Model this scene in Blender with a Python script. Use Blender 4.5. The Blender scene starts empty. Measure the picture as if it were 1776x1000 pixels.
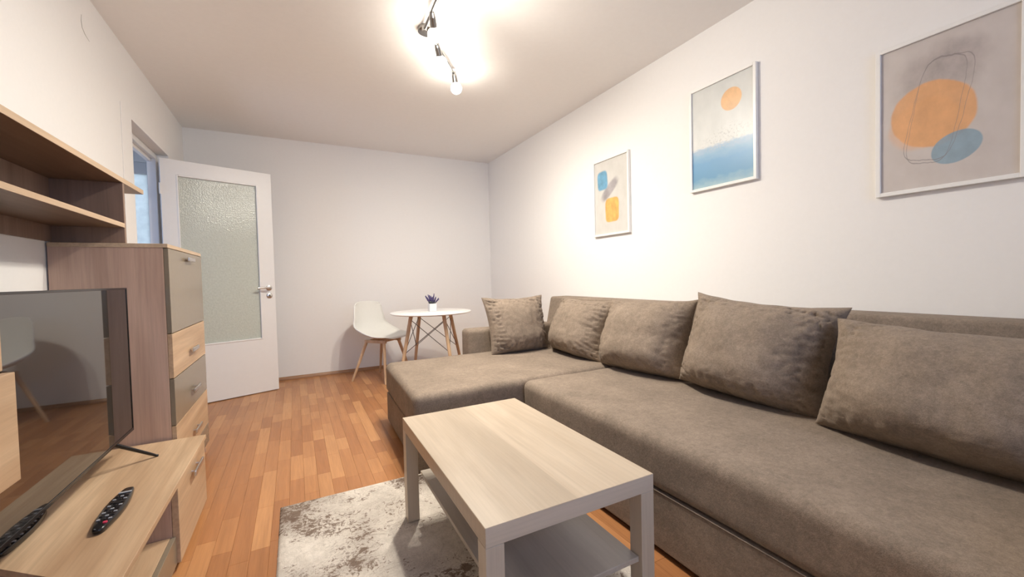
import bpy, bmesh, math, random
from mathutils import Vector, Matrix, noise as mnoise
random.seed(7)
S = bpy.context.scene
COL = S.collection
PI = math.pi

# ------------------------------------------------------------------ camera
FPX, YAW, PITCH, ROLL, CH = 709.98, 0.4872, -0.0288, -0.0241, 1.0504
cy, sy, cp, sp = math.cos(YAW), math.sin(YAW), math.cos(PITCH), math.sin(PITCH)
fw = Vector((sy*cp, cy*cp, sp)); rt = Vector((cy, -sy, 0)); up = rt.cross(fw)
cr, sr = math.cos(ROLL), math.sin(ROLL)
rt, up = cr*rt + sr*up, -sr*rt + cr*up
cam_d = bpy.data.cameras.new('camera'); cam = bpy.data.objects.new('camera', cam_d); COL.objects.link(cam)
cam_d.sensor_fit = 'HORIZONTAL'; cam_d.sensor_width = 36.0; cam_d.lens = 36.0*FPX/1776
cam_d.clip_start = 0.02
M3 = Matrix((rt, up, -fw)).transposed()
cam.matrix_world = Matrix.Translation((0, 0, CH)) @ M3.to_4x4()
S.camera = cam

# ------------------------------------------------------------------ sky, daylight, exposure
wd = bpy.data.worlds.new('sky'); S.world = wd; wd.use_nodes = True
bg = wd.node_tree.nodes['Background']; bg.inputs['Color'].default_value = (0.46, 0.62, 1.0, 1); bg.inputs['Strength'].default_value = 2.7
S.view_settings.view_transform = 'Standard'; S.view_settings.look = 'None'
S.view_settings.gamma = 1.0; S.view_settings.use_curve_mapping = False
S.view_settings.exposure = 0.80
BULB_W = 34.0          # emission strength of the lamp bulbs
SPOT_W = 43.0         # each head throws most of its light downwards
XL, XR, YB, YN, H = -0.912, 2.342, 5.02, -1.0, 2.574
pl = bpy.data.lights.new('window_portal', 'AREA'); pl.shape = 'RECTANGLE'; pl.size = 2.0; pl.size_y = 1.5
pl.cycles.is_portal = True
plo = bpy.data.objects.new('window_portal', pl); COL.objects.link(plo)
plo.location = (0.75, YN-0.16, 1.65); plo.rotation_euler = (-PI/2, 0, PI)
hl = bpy.data.lights.new('added_hall_window_portal', 'AREA'); hl.shape = 'RECTANGLE'; hl.size = 1.7; hl.size_y = 1.2; hl.cycles.is_portal = True  # portal for the unseen window added to light the hall
hlo = bpy.data.objects.new('added_hall_window_portal', hl); COL.objects.link(hlo)
hlo.location = (-2.62, 3.6, 1.45); hlo.rotation_euler = (0, -PI/2, 0)

# ------------------------------------------------------------------ helpers
def tag(o, label=None, cat=None, group=None, kind=None):
    if label: o['label'] = label
    if cat: o['category'] = cat
    if group: o['group'] = group
    if kind: o['kind'] = kind
    return o
def empty(name, loc=(0, 0, 0), rz=0.0):
    o = bpy.data.objects.new(name, None); COL.objects.link(o); o.location = loc; o.rotation_euler = (0, 0, rz)
    o.empty_display_size = 0.05
    return o
def obj(name, bm, mat, parent=None, smooth=False, loc=None):
    me = bpy.data.meshes.new(name)
    bmesh.ops.recalc_face_normals(bm, faces=bm.faces[:]) if not getattr(bm, 'keep', False) else None
    bm.to_mesh(me); bm.free()
    if smooth:
        for p in me.polygons: p.use_smooth = True
    if mat: me.materials.append(mat)
    o = bpy.data.objects.new(name, me); COL.objects.link(o)
    if parent: o.parent = parent
    if loc: o.location = loc
    return o
def sharp(o, ang=35):
    me = o.data
    for p in me.polygons: p.use_smooth = True
    me.set_sharp_from_angle(angle=math.radians(ang))
    return o
def add_box(bm, lo, hi, bev=0.0, seg=1, mtx=None):
    r = bmesh.ops.create_cube(bm, size=1.0); vs = r['verts']
    for v in vs:
        v.co = Vector([(lo[i]+hi[i])/2 + v.co[i]*(hi[i]-lo[i]) for i in range(3)])
    if bev > 0:
        es = list({e for v in vs for e in v.link_edges})
        g = bmesh.ops.bevel(bm, geom=es, offset=bev, segments=seg, profile=0.5, affect='EDGES')
        vs = list({v for f in g['faces'] for v in f.verts} | {v for v in vs if v.is_valid})
    if mtx:
        for v in vs: v.co = mtx @ v.co
    return vs
def box(name, lo, hi, mat, parent=None, bev=0.0, seg=1, smooth=False):
    bm = bmesh.new(); add_box(bm, lo, hi, bev, seg)
    o = obj(name, bm, mat, parent)
    if smooth: sharp(o, 60)
    return o
def add_prism(bm, pts, z0, z1, bev=0.0, seg=1):
    b = [bm.verts.new((x, y, z0)) for x, y in pts]; t = [bm.verts.new((x, y, z1)) for x, y in pts]
    n = len(pts)
    fs = [bm.faces.new(b[::-1]), bm.faces.new(t)] + [bm.faces.new((b[i], b[(i+1) % n], t[(i+1) % n], t[i])) for i in range(n)]
    if bev > 0:
        es = list({e for f in fs for e in f.edges})
        bmesh.ops.bevel(bm, geom=es, offset=bev, segments=seg, profile=0.5, affect='EDGES')
def add_tube(bm, p0, p1, r0, r1=None, n=12, caps=True):
    r1 = r0 if r1 is None else r1
    p0, p1 = Vector(p0), Vector(p1); d = (p1-p0).normalized()
    a = d.orthogonal().normalized(); b = d.cross(a)
    rings = []
    for p, r in ((p0, r0), (p1, r1)):
        rings.append([bm.verts.new(p + r*(math.cos(2*PI*k/n)*a + math.sin(2*PI*k/n)*b)) for k in range(n)])
    for k in range(n): bm.faces.new((rings[0][k], rings[0][(k+1) % n], rings[1][(k+1) % n], rings[1][k]))
    if caps: bm.faces.new(rings[0][::-1]); bm.faces.new(rings[1])
def add_path(bm, pts, r, n=8):
    pts = [Vector(p) for p in pts]; prev = None
    up0 = None
    for i, p in enumerate(pts):
        d = (pts[min(i+1, len(pts)-1)] - pts[max(i-1, 0)]).normalized()
        if up0 is None: up0 = d.orthogonal().normalized()
        a = (up0 - d*up0.dot(d)).normalized(); up0 = a; b = d.cross(a)
        rr = r[i] if isinstance(r, (list, tuple)) else r
        ring = [bm.verts.new(p + rr*(math.cos(2*PI*k/n)*a + math.sin(2*PI*k/n)*b)) for k in range(n)]
        if prev:
            for k in range(n): bm.faces.new((prev[k], prev[(k+1) % n], ring[(k+1) % n], ring[k]))
        else: bm.faces.new(ring[::-1])
        prev = ring
    bm.faces.new(prev)
def add_lathe(bm, prof, c=(0, 0, 0), n=32, mtx=None):
    rings = []
    for r, z in prof:
        if r < 1e-5: rings.append([bm.verts.new((c[0], c[1], c[2]+z))])
        else: rings.append([bm.verts.new((c[0]+r*math.cos(2*PI*k/n), c[1]+r*math.sin(2*PI*k/n), c[2]+z)) for k in range(n)])
    for A, B in zip(rings, rings[1:]):
        for k in range(n):
            k2 = (k+1) % n
            if len(A) == 1 and len(B) == 1: continue
            if len(A) == 1: bm.faces.new((A[0], B[k2], B[k]))
            elif len(B) == 1: bm.faces.new((A[k], A[k2], B[0]))
            else: bm.faces.new((A[k], A[k2], B[k2], B[k]))
    vs = [v for R in rings for v in R]
    if mtx:
        for v in vs: v.co = mtx @ v.co

# ------------------------------------------------------------------ materials
class NT:
    def __init__(s, name):
        s.m = bpy.data.materials.new(name); s.m.use_nodes = True; s.t = s.m.node_tree
        s.b = s.t.nodes['Principled BSDF']
    def n(s, typ, **kw):
        nd = s.t.nodes.new(typ)
        for k, v in kw.items():
            if k.startswith('i_'):
                key = k[2:]; key = int(key) if key.isdigit() else key.replace('_', ' ')
                if hasattr(v, 'is_output'): s.t.links.new(v, nd.inputs[key])
                else: nd.inputs[key].default_value = v
            else: setattr(nd, k, v)
        return nd
    def l(s, a, b): s.t.links.new(a, b)
    def math(s, op, a, b=None, c=None, clamp=False):
        nd = s.t.nodes.new('ShaderNodeMath'); nd.operation = op; nd.use_clamp = clamp
        for i, v in enumerate((a, b, c)):
            if v is None: continue
            if hasattr(v, 'is_output'): s.l(v, nd.inputs[i])
            else: nd.inputs[i].default_value = v
        return nd.outputs[0]
    def mix(s, f, a, b, blend='MIX'):
        nd = s.t.nodes.new('ShaderNodeMix'); nd.data_type = 'RGBA'; nd.blend_type = blend
        for i, v in ((0, f), (6, a), (7, b)):
            if hasattr(v, 'is_output'): s.l(v, nd.inputs[i])
            elif i == 0: nd.inputs[0].default_value = v
            else: nd.inputs[i].default_value = (*v, 1) if len(v) == 3 else v
        return nd.outputs[2]
    def ramp(s, f, stops):
        nd = s.t.nodes.new('ShaderNodeValToRGB'); cr_ = nd.color_ramp
        while len(cr_.elements) < len(stops): cr_.elements.new(0.5)
        for e, (p, c) in zip(cr_.elements, stops): e.position = p; e.color = (*c, 1)
        s.l(f, nd.inputs[0]); return nd.outputs[0]
    def noise(s, vec, scale, detail=3, rough=0.5, dist=0.0, out=0):
        nd = s.t.nodes.new('ShaderNodeTexNoise'); nd.inputs['Scale'].default_value = scale
        nd.inputs['Detail'].default_value = detail; nd.inputs['Roughness'].default_value = rough; nd.inputs['Distortion'].default_value = dist
        if vec is not None: s.l(vec, nd.inputs['Vector'])
        return nd.outputs[out]
    def coords(s, kind='Object', scale=(1, 1, 1), loc=(0, 0, 0)):
        if kind == 'World': o = s.n('ShaderNodeNewGeometry').outputs['Position']
        else: o = s.n('ShaderNodeTexCoord').outputs[kind]
        mp = s.n('ShaderNodeMapping'); mp.inputs['Scale'].default_value = scale; mp.inputs['Location'].default_value = loc
        s.l(o, mp.inputs['Vector']); return mp.outputs[0]
    def bump(s, h, strength=0.2, dist=0.002):
        nd = s.n('ShaderNodeBump'); nd.inputs['Strength'].default_value = strength; nd.inputs['Distance'].default_value = dist
        s.l(h, nd.inputs['Height']); s.l(nd.outputs[0], s.b.inputs['Normal'])
    def set(s, **kw):
        for k, v in kw.items():
            key = k.replace('_', ' ')
            if hasattr(v, 'is_output'): s.l(v, s.b.inputs[key])
            else: s.b.inputs[key].default_value = v
        return s
def srgb(r, g, b):
    f = lambda c: ((c/255+0.055)/1.055)**2.4 if c/255 > 0.04045 else c/255/12.92
    return (f(r), f(g), f(b))
def plain(name, c, rough=0.5, metal=0.0, bump=0.0, bscale=60, var=0.05, **kw):
    t = NT(name); co = t.coords('Object')
    nz = t.noise(co, bscale, 4, 0.6)
    c1 = tuple(x*(1-var) for x in c); c2 = tuple(min(1, x*(1+var)) for x in c)
    t.set(Base_Color=t.ramp(nz, [(0.3, c1), (0.7, c2)]), Roughness=rough, Metallic=metal)
    if bump: t.bump(nz, bump, 0.001)
    t.set(**kw)
    return t.m
def wood(name, axis, dark, light, rough=0.42, bands=0.0, bandw=0.12, fib=0.35, coord='Object'):
    """grain runs along `axis`; bands = brightness step between glued staves across the second axis"""
    t = NT(name)
    sc = [9.0, 9.0, 9.0]; sc[axis] = 0.9
    co = t.coords(coord, tuple(sc))
    big = t.noise(co, 1.0, 5, 0.55, 0.8)
    sc2 = [95.0, 95.0, 95.0]; sc2[axis] = 3.0
    fine = t.noise(t.coords(coord, tuple(sc2)), 1.0, 3, 0.6)
    mid = tuple((a+b)/2 for a, b in zip(dark, light))
    col = t.ramp(big, [(0.28, dark), (0.5, mid), (0.68, light)])
    f = t.ramp(fine, [(0.3, (1-fib*0.55,)*3), (0.62, (1.0,)*3)])
    col = t.mix(0.8, col, f, 'MULTIPLY')
    if bands:
        sep = t.n('ShaderNodeSeparateXYZ'); t.l(t.coords(coord), sep.inputs[0])
        ac = [i for i in (0, 1, 2) if i != axis][0]
        v = t.math('FLOOR', t.math('DIVIDE', sep.outputs[ac], bandw))
        wn = t.n('ShaderNodeTexWhiteNoise', noise_dimensions='1D'); t.l(v, wn.inputs['W'])
        br = t.math('ADD', t.math('MULTIPLY', wn.outputs[0], bands), 1-bands*0.6)
        cb = t.n('ShaderNodeCombineColor'); [t.l(br, cb.inputs[i]) for i in range(3)]
        col = t.mix(1.0, col, cb.outputs[0], 'MULTIPLY')
    t.set(Base_Color=col, Roughness=rough)
    t.bump(fine, 0.08, 0.0006)
    return t.m

OAKD, OAKL = (0.43, 0.27, 0.155), (0.66, 0.47, 0.30)
M = {}
M['wall'] = plain('white_wall_paint', (0.87, 0.845, 0.815), 0.85, bump=0.05, bscale=45, var=0.008)
M['ceil'] = plain('ceiling_paint', (0.90, 0.865, 0.83), 0.9, bump=0.05, bscale=30, var=0.01)
M['white'] = plain('white_gloss_paint', (0.82, 0.80, 0.775), 0.35, bscale=20, var=0.01)
M['hallwhite'] = plain('hall_white_paint', (0.90, 0.89, 0.86), 0.7, var=0.01)
M['frame'] = plain('white_picture_frame', (0.86, 0.84, 0.80), 0.35, var=0.01)
M['oak_y'] = wood('sonoma_oak_along_y', 1, OAKD, OAKL, bands=0.16, bandw=0.085)
M['oak_z'] = wood('sonoma_oak_upright', 2, (0.46, 0.295, 0.215), (0.64, 0.44, 0.335), bands=0.14, bandw=0.09)
M['oak_shelf_shaded'] = wood('shaded_oak_shelf_board', 1, (0.15, 0.085, 0.05), (0.24, 0.15, 0.095), bands=0.1, bandw=0.085)  # oak darkened: shade under the boards is put into the colour
M['oak_shelf_shaded_z'] = wood('shaded_oak_shelf_side', 2, (0.22, 0.14, 0.10), (0.34, 0.225, 0.165), bands=0.1, bandw=0.09)  # side and back panels: shade inside the unit painted in as darker oak
M['oak_edge'] = wood('sonoma_oak_edge', 1, (0.50, 0.35, 0.22), (0.66, 0.49, 0.33), bands=0)
M['table_y'] = wood('bleached_oak_top', 1, (0.42, 0.325, 0.23), (0.54, 0.44, 0.33), rough=0.38, bands=0.17, bandw=0.137, fib=0.22)
M['table_z'] = wood('bleached_oak_leg', 2, (0.50, 0.42, 0.32), (0.64, 0.55, 0.44), rough=0.42, fib=0.22)
M['table_x'] = wood('bleached_oak_rail', 0, (0.50, 0.42, 0.32), (0.64, 0.55, 0.44), rough=0.42, fib=0.22)
M['table_shelf'] = wood('bleached_oak_shelf', 1, (0.40, 0.35, 0.29), (0.52, 0.46, 0.39), rough=0.3, bands=0.14, bandw=0.137, fib=0.2)
M['beech'] = wood('beech_legs', 2, (0.50, 0.31, 0.17), (0.70, 0.48, 0.29), rough=0.45, fib=0.25)
M['taupe'] = plain('taupe_gloss_front', (0.235, 0.190, 0.135), 0.22, var=0.02)
M['steel'] = plain('brushed_steel', (0.62, 0.60, 0.58), 0.28, metal=1.0, bscale=120)
M['chrome'] = plain('dark_chrome', (0.30, 0.29, 0.28), 0.25, metal=1.0)
M['darksteel'] = plain('dark_steel_rod', (0.16, 0.14, 0.13), 0.4, metal=0.6)
M['black'] = plain('black_plastic', (0.010, 0.009, 0.010), 0.35)
M['blackgloss'] = plain('black_gloss_plastic', (0.008, 0.007, 0.008), 0.18)
M['screen'] = plain('tv_screen_glass', (0.012, 0.010, 0.009), 0.03, var=0.0, IOR=1.9, Specular_IOR_Level=0.8)
M['shell'] = plain('white_chair_shell', (0.80, 0.79, 0.74), 0.4, var=0.01)
M['tabletop'] = plain('white_lacquer_top', (0.88, 0.86, 0.83), 0.3, var=0.01)
M['pot'] = plain('white_ceramic_pot', (0.74, 0.73, 0.74), 0.4, var=0.02)
M['plinth'] = plain('black_plinth', (0.015, 0.012, 0.01), 0.7)
M['base'] = wood('wood_baseboard', 0, (0.26, 0.12, 0.05), (0.42, 0.22, 0.10), rough=0.4)
M['lav'] = plain('lavender_purple', (0.075, 0.055, 0.15), 0.8, bscale=300, var=0.4)
M['leaf'] = plain('lavender_green', (0.10, 0.13, 0.09), 0.8, bscale=200, var=0.3)
M['rubber'] = plain('grey_button', (0.32, 0.32, 0.34), 0.6)
M['red'] = plain('red_button', (0.55, 0.03, 0.08), 0.5)
M['cement'] = plain('outside_plaster', (0.5, 0.5, 0.5), 0.9)
# bulb
t = NT('lit_bulb_glass'); t.set(Base_Color=(1, 0.95, 0.85, 1), Roughness=0.3)
t.b.inputs['Emission Color'].default_value = (1.0, 0.945, 0.84, 1); t.b.inputs['Emission Strength'].default_value = BULB_W
M['bulb'] = t.m
# clear glass
t = NT('clear_window_glass')     # thin pane: passes light straight through, mirrors a little at grazing angles
tr_ = t.n('ShaderNodeBsdfTransparent'); tr_.inputs[0].default_value = (0.95, 0.97, 0.97, 1)
gl_ = t.n('ShaderNodeBsdfGlossy'); gl_.inputs['Roughness'].default_value = 0.02
fr_ = t.n('ShaderNodeFresnel'); fr_.inputs[0].default_value = 1.45
mx_ = t.n('ShaderNodeMixShader'); t.l(fr_.outputs[0], mx_.inputs[0]); t.l(tr_.outputs[0], mx_.inputs[1]); t.l(gl_.outputs[0], mx_.inputs[2])
t.l(mx_.outputs[0], t.t.nodes['Material Output'].inputs['Surface']); M['glass'] = t.m
# pebbled obscure door glass
t = NT('obscure_door_glass'); co = t.coords('Object')
vor = t.n('ShaderNodeTexVoronoi'); vor.inputs['Scale'].default_value = 95; t.l(co, vor.inputs['Vector'])
nz = t.noise(co, 60, 2)
hgt = t.math('ADD', vor.outputs['Distance'], t.math('MULTIPLY', nz, 0.5))
t.set(Base_Color=t.ramp(nz, [(0.3, (0.62, 0.65, 0.57)), (0.7, (0.70, 0.73, 0.65))]), Roughness=0.2, Transmission_Weight=0.2, IOR=1.5)
t.bump(hgt, 0.35, 0.003); M['obscure'] = t.m
t = NT('frosted_glass_to_outside'); df_ = t.n('ShaderNodeBsdfDiffuse'); df_.inputs[0].default_value = (0.75, 0.78, 0.80, 1)
tl_ = t.n('ShaderNodeBsdfTranslucent'); t.l(t.ramp(t.noise(t.coords('Object'), 25, 4), [(0.3, (0.62, 0.60, 0.52)), (0.7, (0.74, 0.72, 0.62))]), tl_.inputs[0])
mx_ = t.n('ShaderNodeMixShader'); mx_.inputs[0].default_value = 0.7; t.l(df_.outputs[0], mx_.inputs[1]); t.l(tl_.outputs[0], mx_.inputs[2])
t.l(mx_.outputs[0], t.t.nodes['Material Output'].inputs['Surface']); M['blueglass'] = t.m
# sofa chenille
def fabric(name, c):
    t = NT(name); co = t.coords('Object')
    big = t.noise(co, 5.0, 4, 0.6); mid_ = t.noise(co, 38, 4, 0.65, 0.6); fine = t.noise(co, 420, 2, 0.7)
    m2 = t.noise(co, 120, 3, 0.7)
    v = t.math('ADD', t.math('MULTIPLY', big, 0.25), t.math('ADD', t.math('MULTIPLY', mid_, 0.25), t.math('ADD', t.math('MULTIPLY', fine, 0.25), t.math('MULTIPLY', m2, 0.25))))
    t.set(Base_Color=t.ramp(v, [(0.38, tuple(x*0.68 for x in c)), (0.5, c), (0.62, tuple(x*1.38 for x in c))]), Roughness=0.92)
    t.b.inputs['Sheen Weight'].default_value = 0.10; t.b.inputs['Sheen Roughness'].default_value = 0.5
    t.b.inputs['Sheen Tint'].default_value = (0.9, 0.8, 0.7, 1); t.b.inputs['Specular IOR Level'].default_value = 0.15
    t.bump(t.math('ADD', fine, t.math('MULTIPLY', m2, 1.2)), 0.45, 0.002)
    return t.m
M['fabric'] = fabric('brown_chenille', (0.240, 0.186, 0.142))
# floor planks
t = NT('laminate_strip'); gi = t.n('ShaderNodeNewGeometry'); oi = t.n('ShaderNodeObjectInfo')
rnd = t.math('FRACT', t.math('ADD', gi.outputs['Random Per Island'], oi.outputs['Random']))
g1 = t.noise(t.coords('World', (26, 1.6, 1)), 1.0, 5, 0.6, 1.0); g2 = t.noise(t.coords('World', (170, 6, 1)), 1.0, 3, 0.6)
c1 = t.ramp(rnd, [(0.0, (0.385, 0.160, 0.058)), (0.35, (0.435, 0.187, 0.069)), (0.7, (0.495, 0.225, 0.086)), (1.0, (0.57, 0.28, 0.115))])
c2 = t.mix(0.55, c1, t.ramp(g1, [(0.3, (0.70, 0.66, 0.62)), (0.65, (1.05, 1.05, 1.05))]), 'MULTIPLY')
c2 = t.mix(0.35, c2, t.ramp(g2, [(0.35, (0.72, 0.68, 0.64)), (0.6, (1, 1, 1))]), 'MULTIPLY')
t.set(Base_Color=c2, Roughness=0.36); t.bump(g2, 0.05, 0.0005); M['plank'] = t.m
M['subfloor'] = plain('floor_joint_brown', (0.12, 0.055, 0.022), 0.7)
# rug
t = NT('distressed_rug'); co = t.coords('Object')
big = t.noise(co, 2.6, 5, 0.6, 0.5); det = t.noise(co, 17, 6, 0.72, 1.2); fib = t.noise(co, 260, 2, 0.7); patch = t.noise(t.coords('Object', loc=(3.1, 1.7, 0)), 3.0, 3, 0.5)
det2 = t.noise(co, 34, 5, 0.75, 1.6); fl = t.noise(t.coords('Object', (1, 1.6, 1)), 6.0, 5, 0.65, 2.2)
m1 = t.math('ADD', t.math('MULTIPLY', patch, 0.42), t.math('ADD', t.math('MULTIPLY', det, 0.36), t.math('MULTIPLY', det2, 0.38)))
mask = t.ramp(m1, [(0.60, (0, 0, 0)), (0.645, (1, 1, 1))])
vein = t.ramp(t.math('ABSOLUTE', t.math('SUBTRACT', fl, 0.5)), [(0.0, (1, 1, 1)), (0.018, (0, 0, 0))])
vein = t.math('MULTIPLY', vein, t.ramp(t.math('ADD', patch, t.math('MULTIPLY', det2, 0.5)), [(0.66, (0, 0, 0)), (0.80, (1, 1, 1))]))
basec = t.ramp(big, [(0.3, (0.50, 0.445, 0.39)), (0.5, (0.70, 0.635, 0.56)), (0.7, (0.86, 0.79, 0.70))])
basec = t.mix(0.5, basec, t.ramp(det, [(0.32, (0.62, 0.60, 0.58)), (0.58, (1, 1, 1))]), 'MULTIPLY')
basec = t.mix(0.4, basec, t.ramp(det2, [(0.32, (0.66, 0.63, 0.60)), (0.56, (1, 1, 1))]), 'MULTIPLY')
colr = t.mix(t.math('MULTIPLY', mask, 0.88), basec, (0.16, 0.105, 0.075))
colr = t.mix(t.math('MULTIPLY', vein, 0.8), colr, (0.14, 0.09, 0.065))
colr = t.mix(0.5, colr, t.ramp(fib, [(0.3, (0.72, 0.72, 0.72)), (0.65, (1.05, 1.05, 1.05))]), 'MULTIPLY')
t.set(Base_Color=colr, Roughness=0.95); t.b.inputs['Specular IOR Level'].default_value = 0.1
t.bump(t.math('ADD', fib, det), 0.6, 0.004); M['rug'] = t.m

# art prints: flat pictures drawn in uv
class Art(NT):
    def __init__(s, name, w, h):
        super().__init__(name); s.w, s.h = w, h
        uv = s.n('ShaderNodeTexCoord').outputs['UV']; sep = s.n('ShaderNodeSeparateXYZ'); s.l(uv, sep.inputs[0])
        s.uv = uv
        s.wob = s.noise(uv, 6, 3); w2 = s.noise(uv, 5.0, 3)
        s.u = s.math('MULTIPLY', sep.outputs[0], w); s.v = s.math('MULTIPLY', sep.outputs[1], h)
        s.sv = sep.outputs[1]; s.su = sep.outputs[0]
    def local(s, cu, cv, ang):
        du = s.math('SUBTRACT', s.u, cu*s.w); dv = s.math('SUBTRACT', s.v, cv*s.h)
        c, n = math.cos(ang), math.sin(ang)
        x = s.math('ADD', s.math('MULTIPLY', du, c), s.math('MULTIPLY', dv, n))
        y = s.math('SUBTRACT', s.math('MULTIPLY', dv, c), s.math('MULTIPLY', du, n))
        return x, y
    def dist(s, cu, cv, a, b, ang=0.0, p=2.0):
        x, y = s.local(cu, cv, ang)
        ex = s.math('POWER', s.math('ABSOLUTE', s.math('DIVIDE', x, a)), p); ey = s.math('POWER', s.math('ABSOLUTE', s.math('DIVIDE', y, b)), p)
        return s.math('POWER', s.math('ADD', ex, ey), 1.0/p)
    def mask(s, d, soft=0.06, wob=0.12):
        d2 = s.math('ADD', d, s.math('MULTIPLY', s.math('SUBTRACT', s.wob, 0.5), wob))
        mr = s.n('ShaderNodeMapRange', interpolation_type='SMOOTHSTEP')
        s.l(d2, mr.inputs['Value']); mr.inputs['From Min'].default_value = 1+soft; mr.inputs['From Max'].default_value = 1-soft
        return mr.outputs[0]
    def ring(s, d, w):
        x = s.math('ABSOLUTE', s.math('SUBTRACT', s.math('ADD', d, s.math('MULTIPLY', s.math('SUBTRACT', s.wob, 0.5), 0.16)), 1.0))
        return s.math('LESS_THAN', x, w)
    def lay(s, base, m, c, op=1.0, mottle=0.25):
        nz = s.noise(s.uv, 7, 4, 0.6)
        cc = s.ramp(nz, [(0.3, tuple(x*(1-mottle) for x in c)), (0.7, tuple(min(1, x*(1+mottle)) for x in c))])
        return s.mix(s.math('MULTIPLY', m, op), base, cc)
PW, PH = 0.40, 0.61
ORANGE, BLUE = (0.78, 0.36, 0.11), (0.20, 0.38, 0.52)
a = Art('art_stacked_shapes', PW, PH)
b_ = a.ramp(a.wob, [(0.3, (0.58, 0.56, 0.52)), (0.7, (0.63, 0.61, 0.57))])
b_ = a.lay(b_, a.mask(a.dist(.46, .59, .115, .040, 0.66, 3), .25), (0.34, 0.31, 0.32), .9)
b_ = a.lay(b_, a.mask(a.dist(.25, .735, .062, .078, 0.05, 4), .12), (0.13, 0.33, 0.49), .95)
b_ = a.lay(b_, a.mask(a.dist(.53, .315, .080, .098, 0.0, 5), .06), (0.72, 0.40, 0.10), .95)
a.set(Base_Color=b_, Roughness=0.35); M['art1'] = a.m
a = Art('art_sun_over_water', PW, PH)
b_ = a.ramp(a.wob, [(0.3, (0.56, 0.565, 0.54)), (0.7, (0.62, 0.62, 0.59))])
b_ = a.lay(b_, a.mask(a.dist(.66, .785, .064, .064), .05, .03), (0.72, 0.40, 0.16), .95, .12)
sea = a.n('ShaderNodeMapRange', interpolation_type='SMOOTHSTEP')
a.l(a.math('ADD', a.sv, a.math('MULTIPLY', a.math('SUBTRACT', a.noise(a.coords('UV', (6, 20, 1)), 2, 4), 0.5), 0.06)), sea.inputs[0]); sea.inputs[1].default_value = 0.415; sea.inputs[2].default_value = 0.385
seac = a.ramp(a.math('ADD', a.sv, a.math('MULTIPLY', a.math('SUBTRACT', a.noise(a.coords('UV', (3, 8, 1)), 2, 4), 0.5), 0.12)), [(0.0, (0.34, 0.48, 0.52)), (0.1, (0.13, 0.31, 0.48)), (0.25, (0.115, 0.30, 0.50)), (0.34, (0.20, 0.36, 0.51)), (0.42, (0.34, 0.42, 0.52))])
b_ = a.mix(sea.outputs[0], b_, seac)
fo = a.noise(a.coords('UV', (30, 45, 1)), 1.0, 3, 0.7)
band = a.mask(a.dist(.55, .455, .15, .055, 0.12), .5)
fm = a.math('MULTIPLY', a.math('GREATER_THAN', fo, 0.57), band)
b_ = a.mix(a.math('MULTIPLY', fm, 0.7), b_, (0.42, 0.42, 0.40))
a.set(Base_Color=b_, Roughness=0.35); M['art2'] = a.m
a = Art('art_orange_blue_ovals', PW, PH)
b_ = a.ramp(a.wob, [(0.3, (0.56, 0.50, 0.46)), (0.7, (0.61, 0.55, 0.51))])
b_ = a.lay(b_, a.mask(a.dist(.46, .74, .115, .10, 0.25), .45, .5), (0.40, 0.345, 0.32), .75)
b_ = a.lay(b_, a.mask(a.dist(.62, .83, .06, .05, 0.5), .5, .5), (0.38, 0.33, 0.31), .5)
b_ = a.lay(b_, a.mask(a.dist(.41, .485, .125, .135, 0.45), .04, .12), (0.74, 0.37, 0.15), .88, .10)
b_ = a.lay(b_, a.mask(a.dist(.35, .43, .11, .10, 0.2), .12, .2), (0.78, 0.39, 0.16), .4, .1)
b_ = a.lay(b_, a.mask(a.dist(.585, .235, .074, .058, 0.5), .04, .08), (0.25, 0.36, 0.43), .9, .12)
for (cu, cv, aa, bb, an) in ((.44, .50, .068, .205, -.16), (.455, .51, .078, .20, -.20)):
    b_ = a.mix(a.math('MULTIPLY', a.ring(a.dist(cu, cv, aa, bb, an, 4.5), .010), .6), b_, (0.24, 0.21, 0.20))
a.set(Base_Color=b_, Roughness=0.35); M['art3'] = a.m

# ------------------------------------------------------------------ room shell
def struct(o): o['kind'] = 'structure'; return o
WT = 0.14
struct(box('ceiling', (XL-1.7, YN-0.2, H), (XR+0.2, YB+0.4, H+0.1), M['ceil']))
struct(box('wall_right', (XR, YN-0.2, -0.03), (XR+0.12, YB+0.12, H), M['wall']))
struct(box('wall_back', (XL-WT, YB, -0.03), (XR, YB+0.12, H), M['wall']))
DY0, DY1, DZ = 3.55, 4.46, 2.145           # doorway in the left wall
def panels(name, rects, axis, lo, hi, mat):
    bm = bmesh.new()
    for (a0, a1, z0, z1) in rects:
        if axis == 0: add_box(bm, (lo, a0, z0), (hi, a1, z1))
        else: add_box(bm, (a0, lo, z0), (a1, hi, z1))
    return struct(obj(name, bm, mat))
wl = panels('wall_left', [(YN, DY0, -0.03, H), (DY1, YB, -0.03, H), (DY0, DY1, DZ, H)], 0, XL-WT, XL, M['wall'])
WX0, WX1, WZ0, WZ1 = -0.2, 1.7, 0.95, 2.35   # window behind the camera
panels('wall_front', [(XL-WT, WX0, -0.03, H), (WX1, XR, -0.03, H), (WX0, WX1, -0.03, WZ0), (WX0, WX1, WZ1, H)], 1, YN-0.2, YN, M['wall'])
# hair crack in the left wall's paint and the raised plaster strip beside the doorway
bm = bmesh.new(); add_path(bm, [(XL, 2.885, 2.435), (XL, 2.878, 2.40), (XL, 2.885, 2.37), (XL, 2.915, 2.352), (XL, 2.967, 2.341)], [.0012, .002, .002, .002, .001], 5)
o = obj('crack', bm, plain('crack_grey', (0.45, 0.42, 0.38), 0.9), wl)
struct(box('trim_1', (XL, 3.37, 0.0), (XL+0.004, DY0, 2.19), M['wall'], bev=0.0015))
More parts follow.
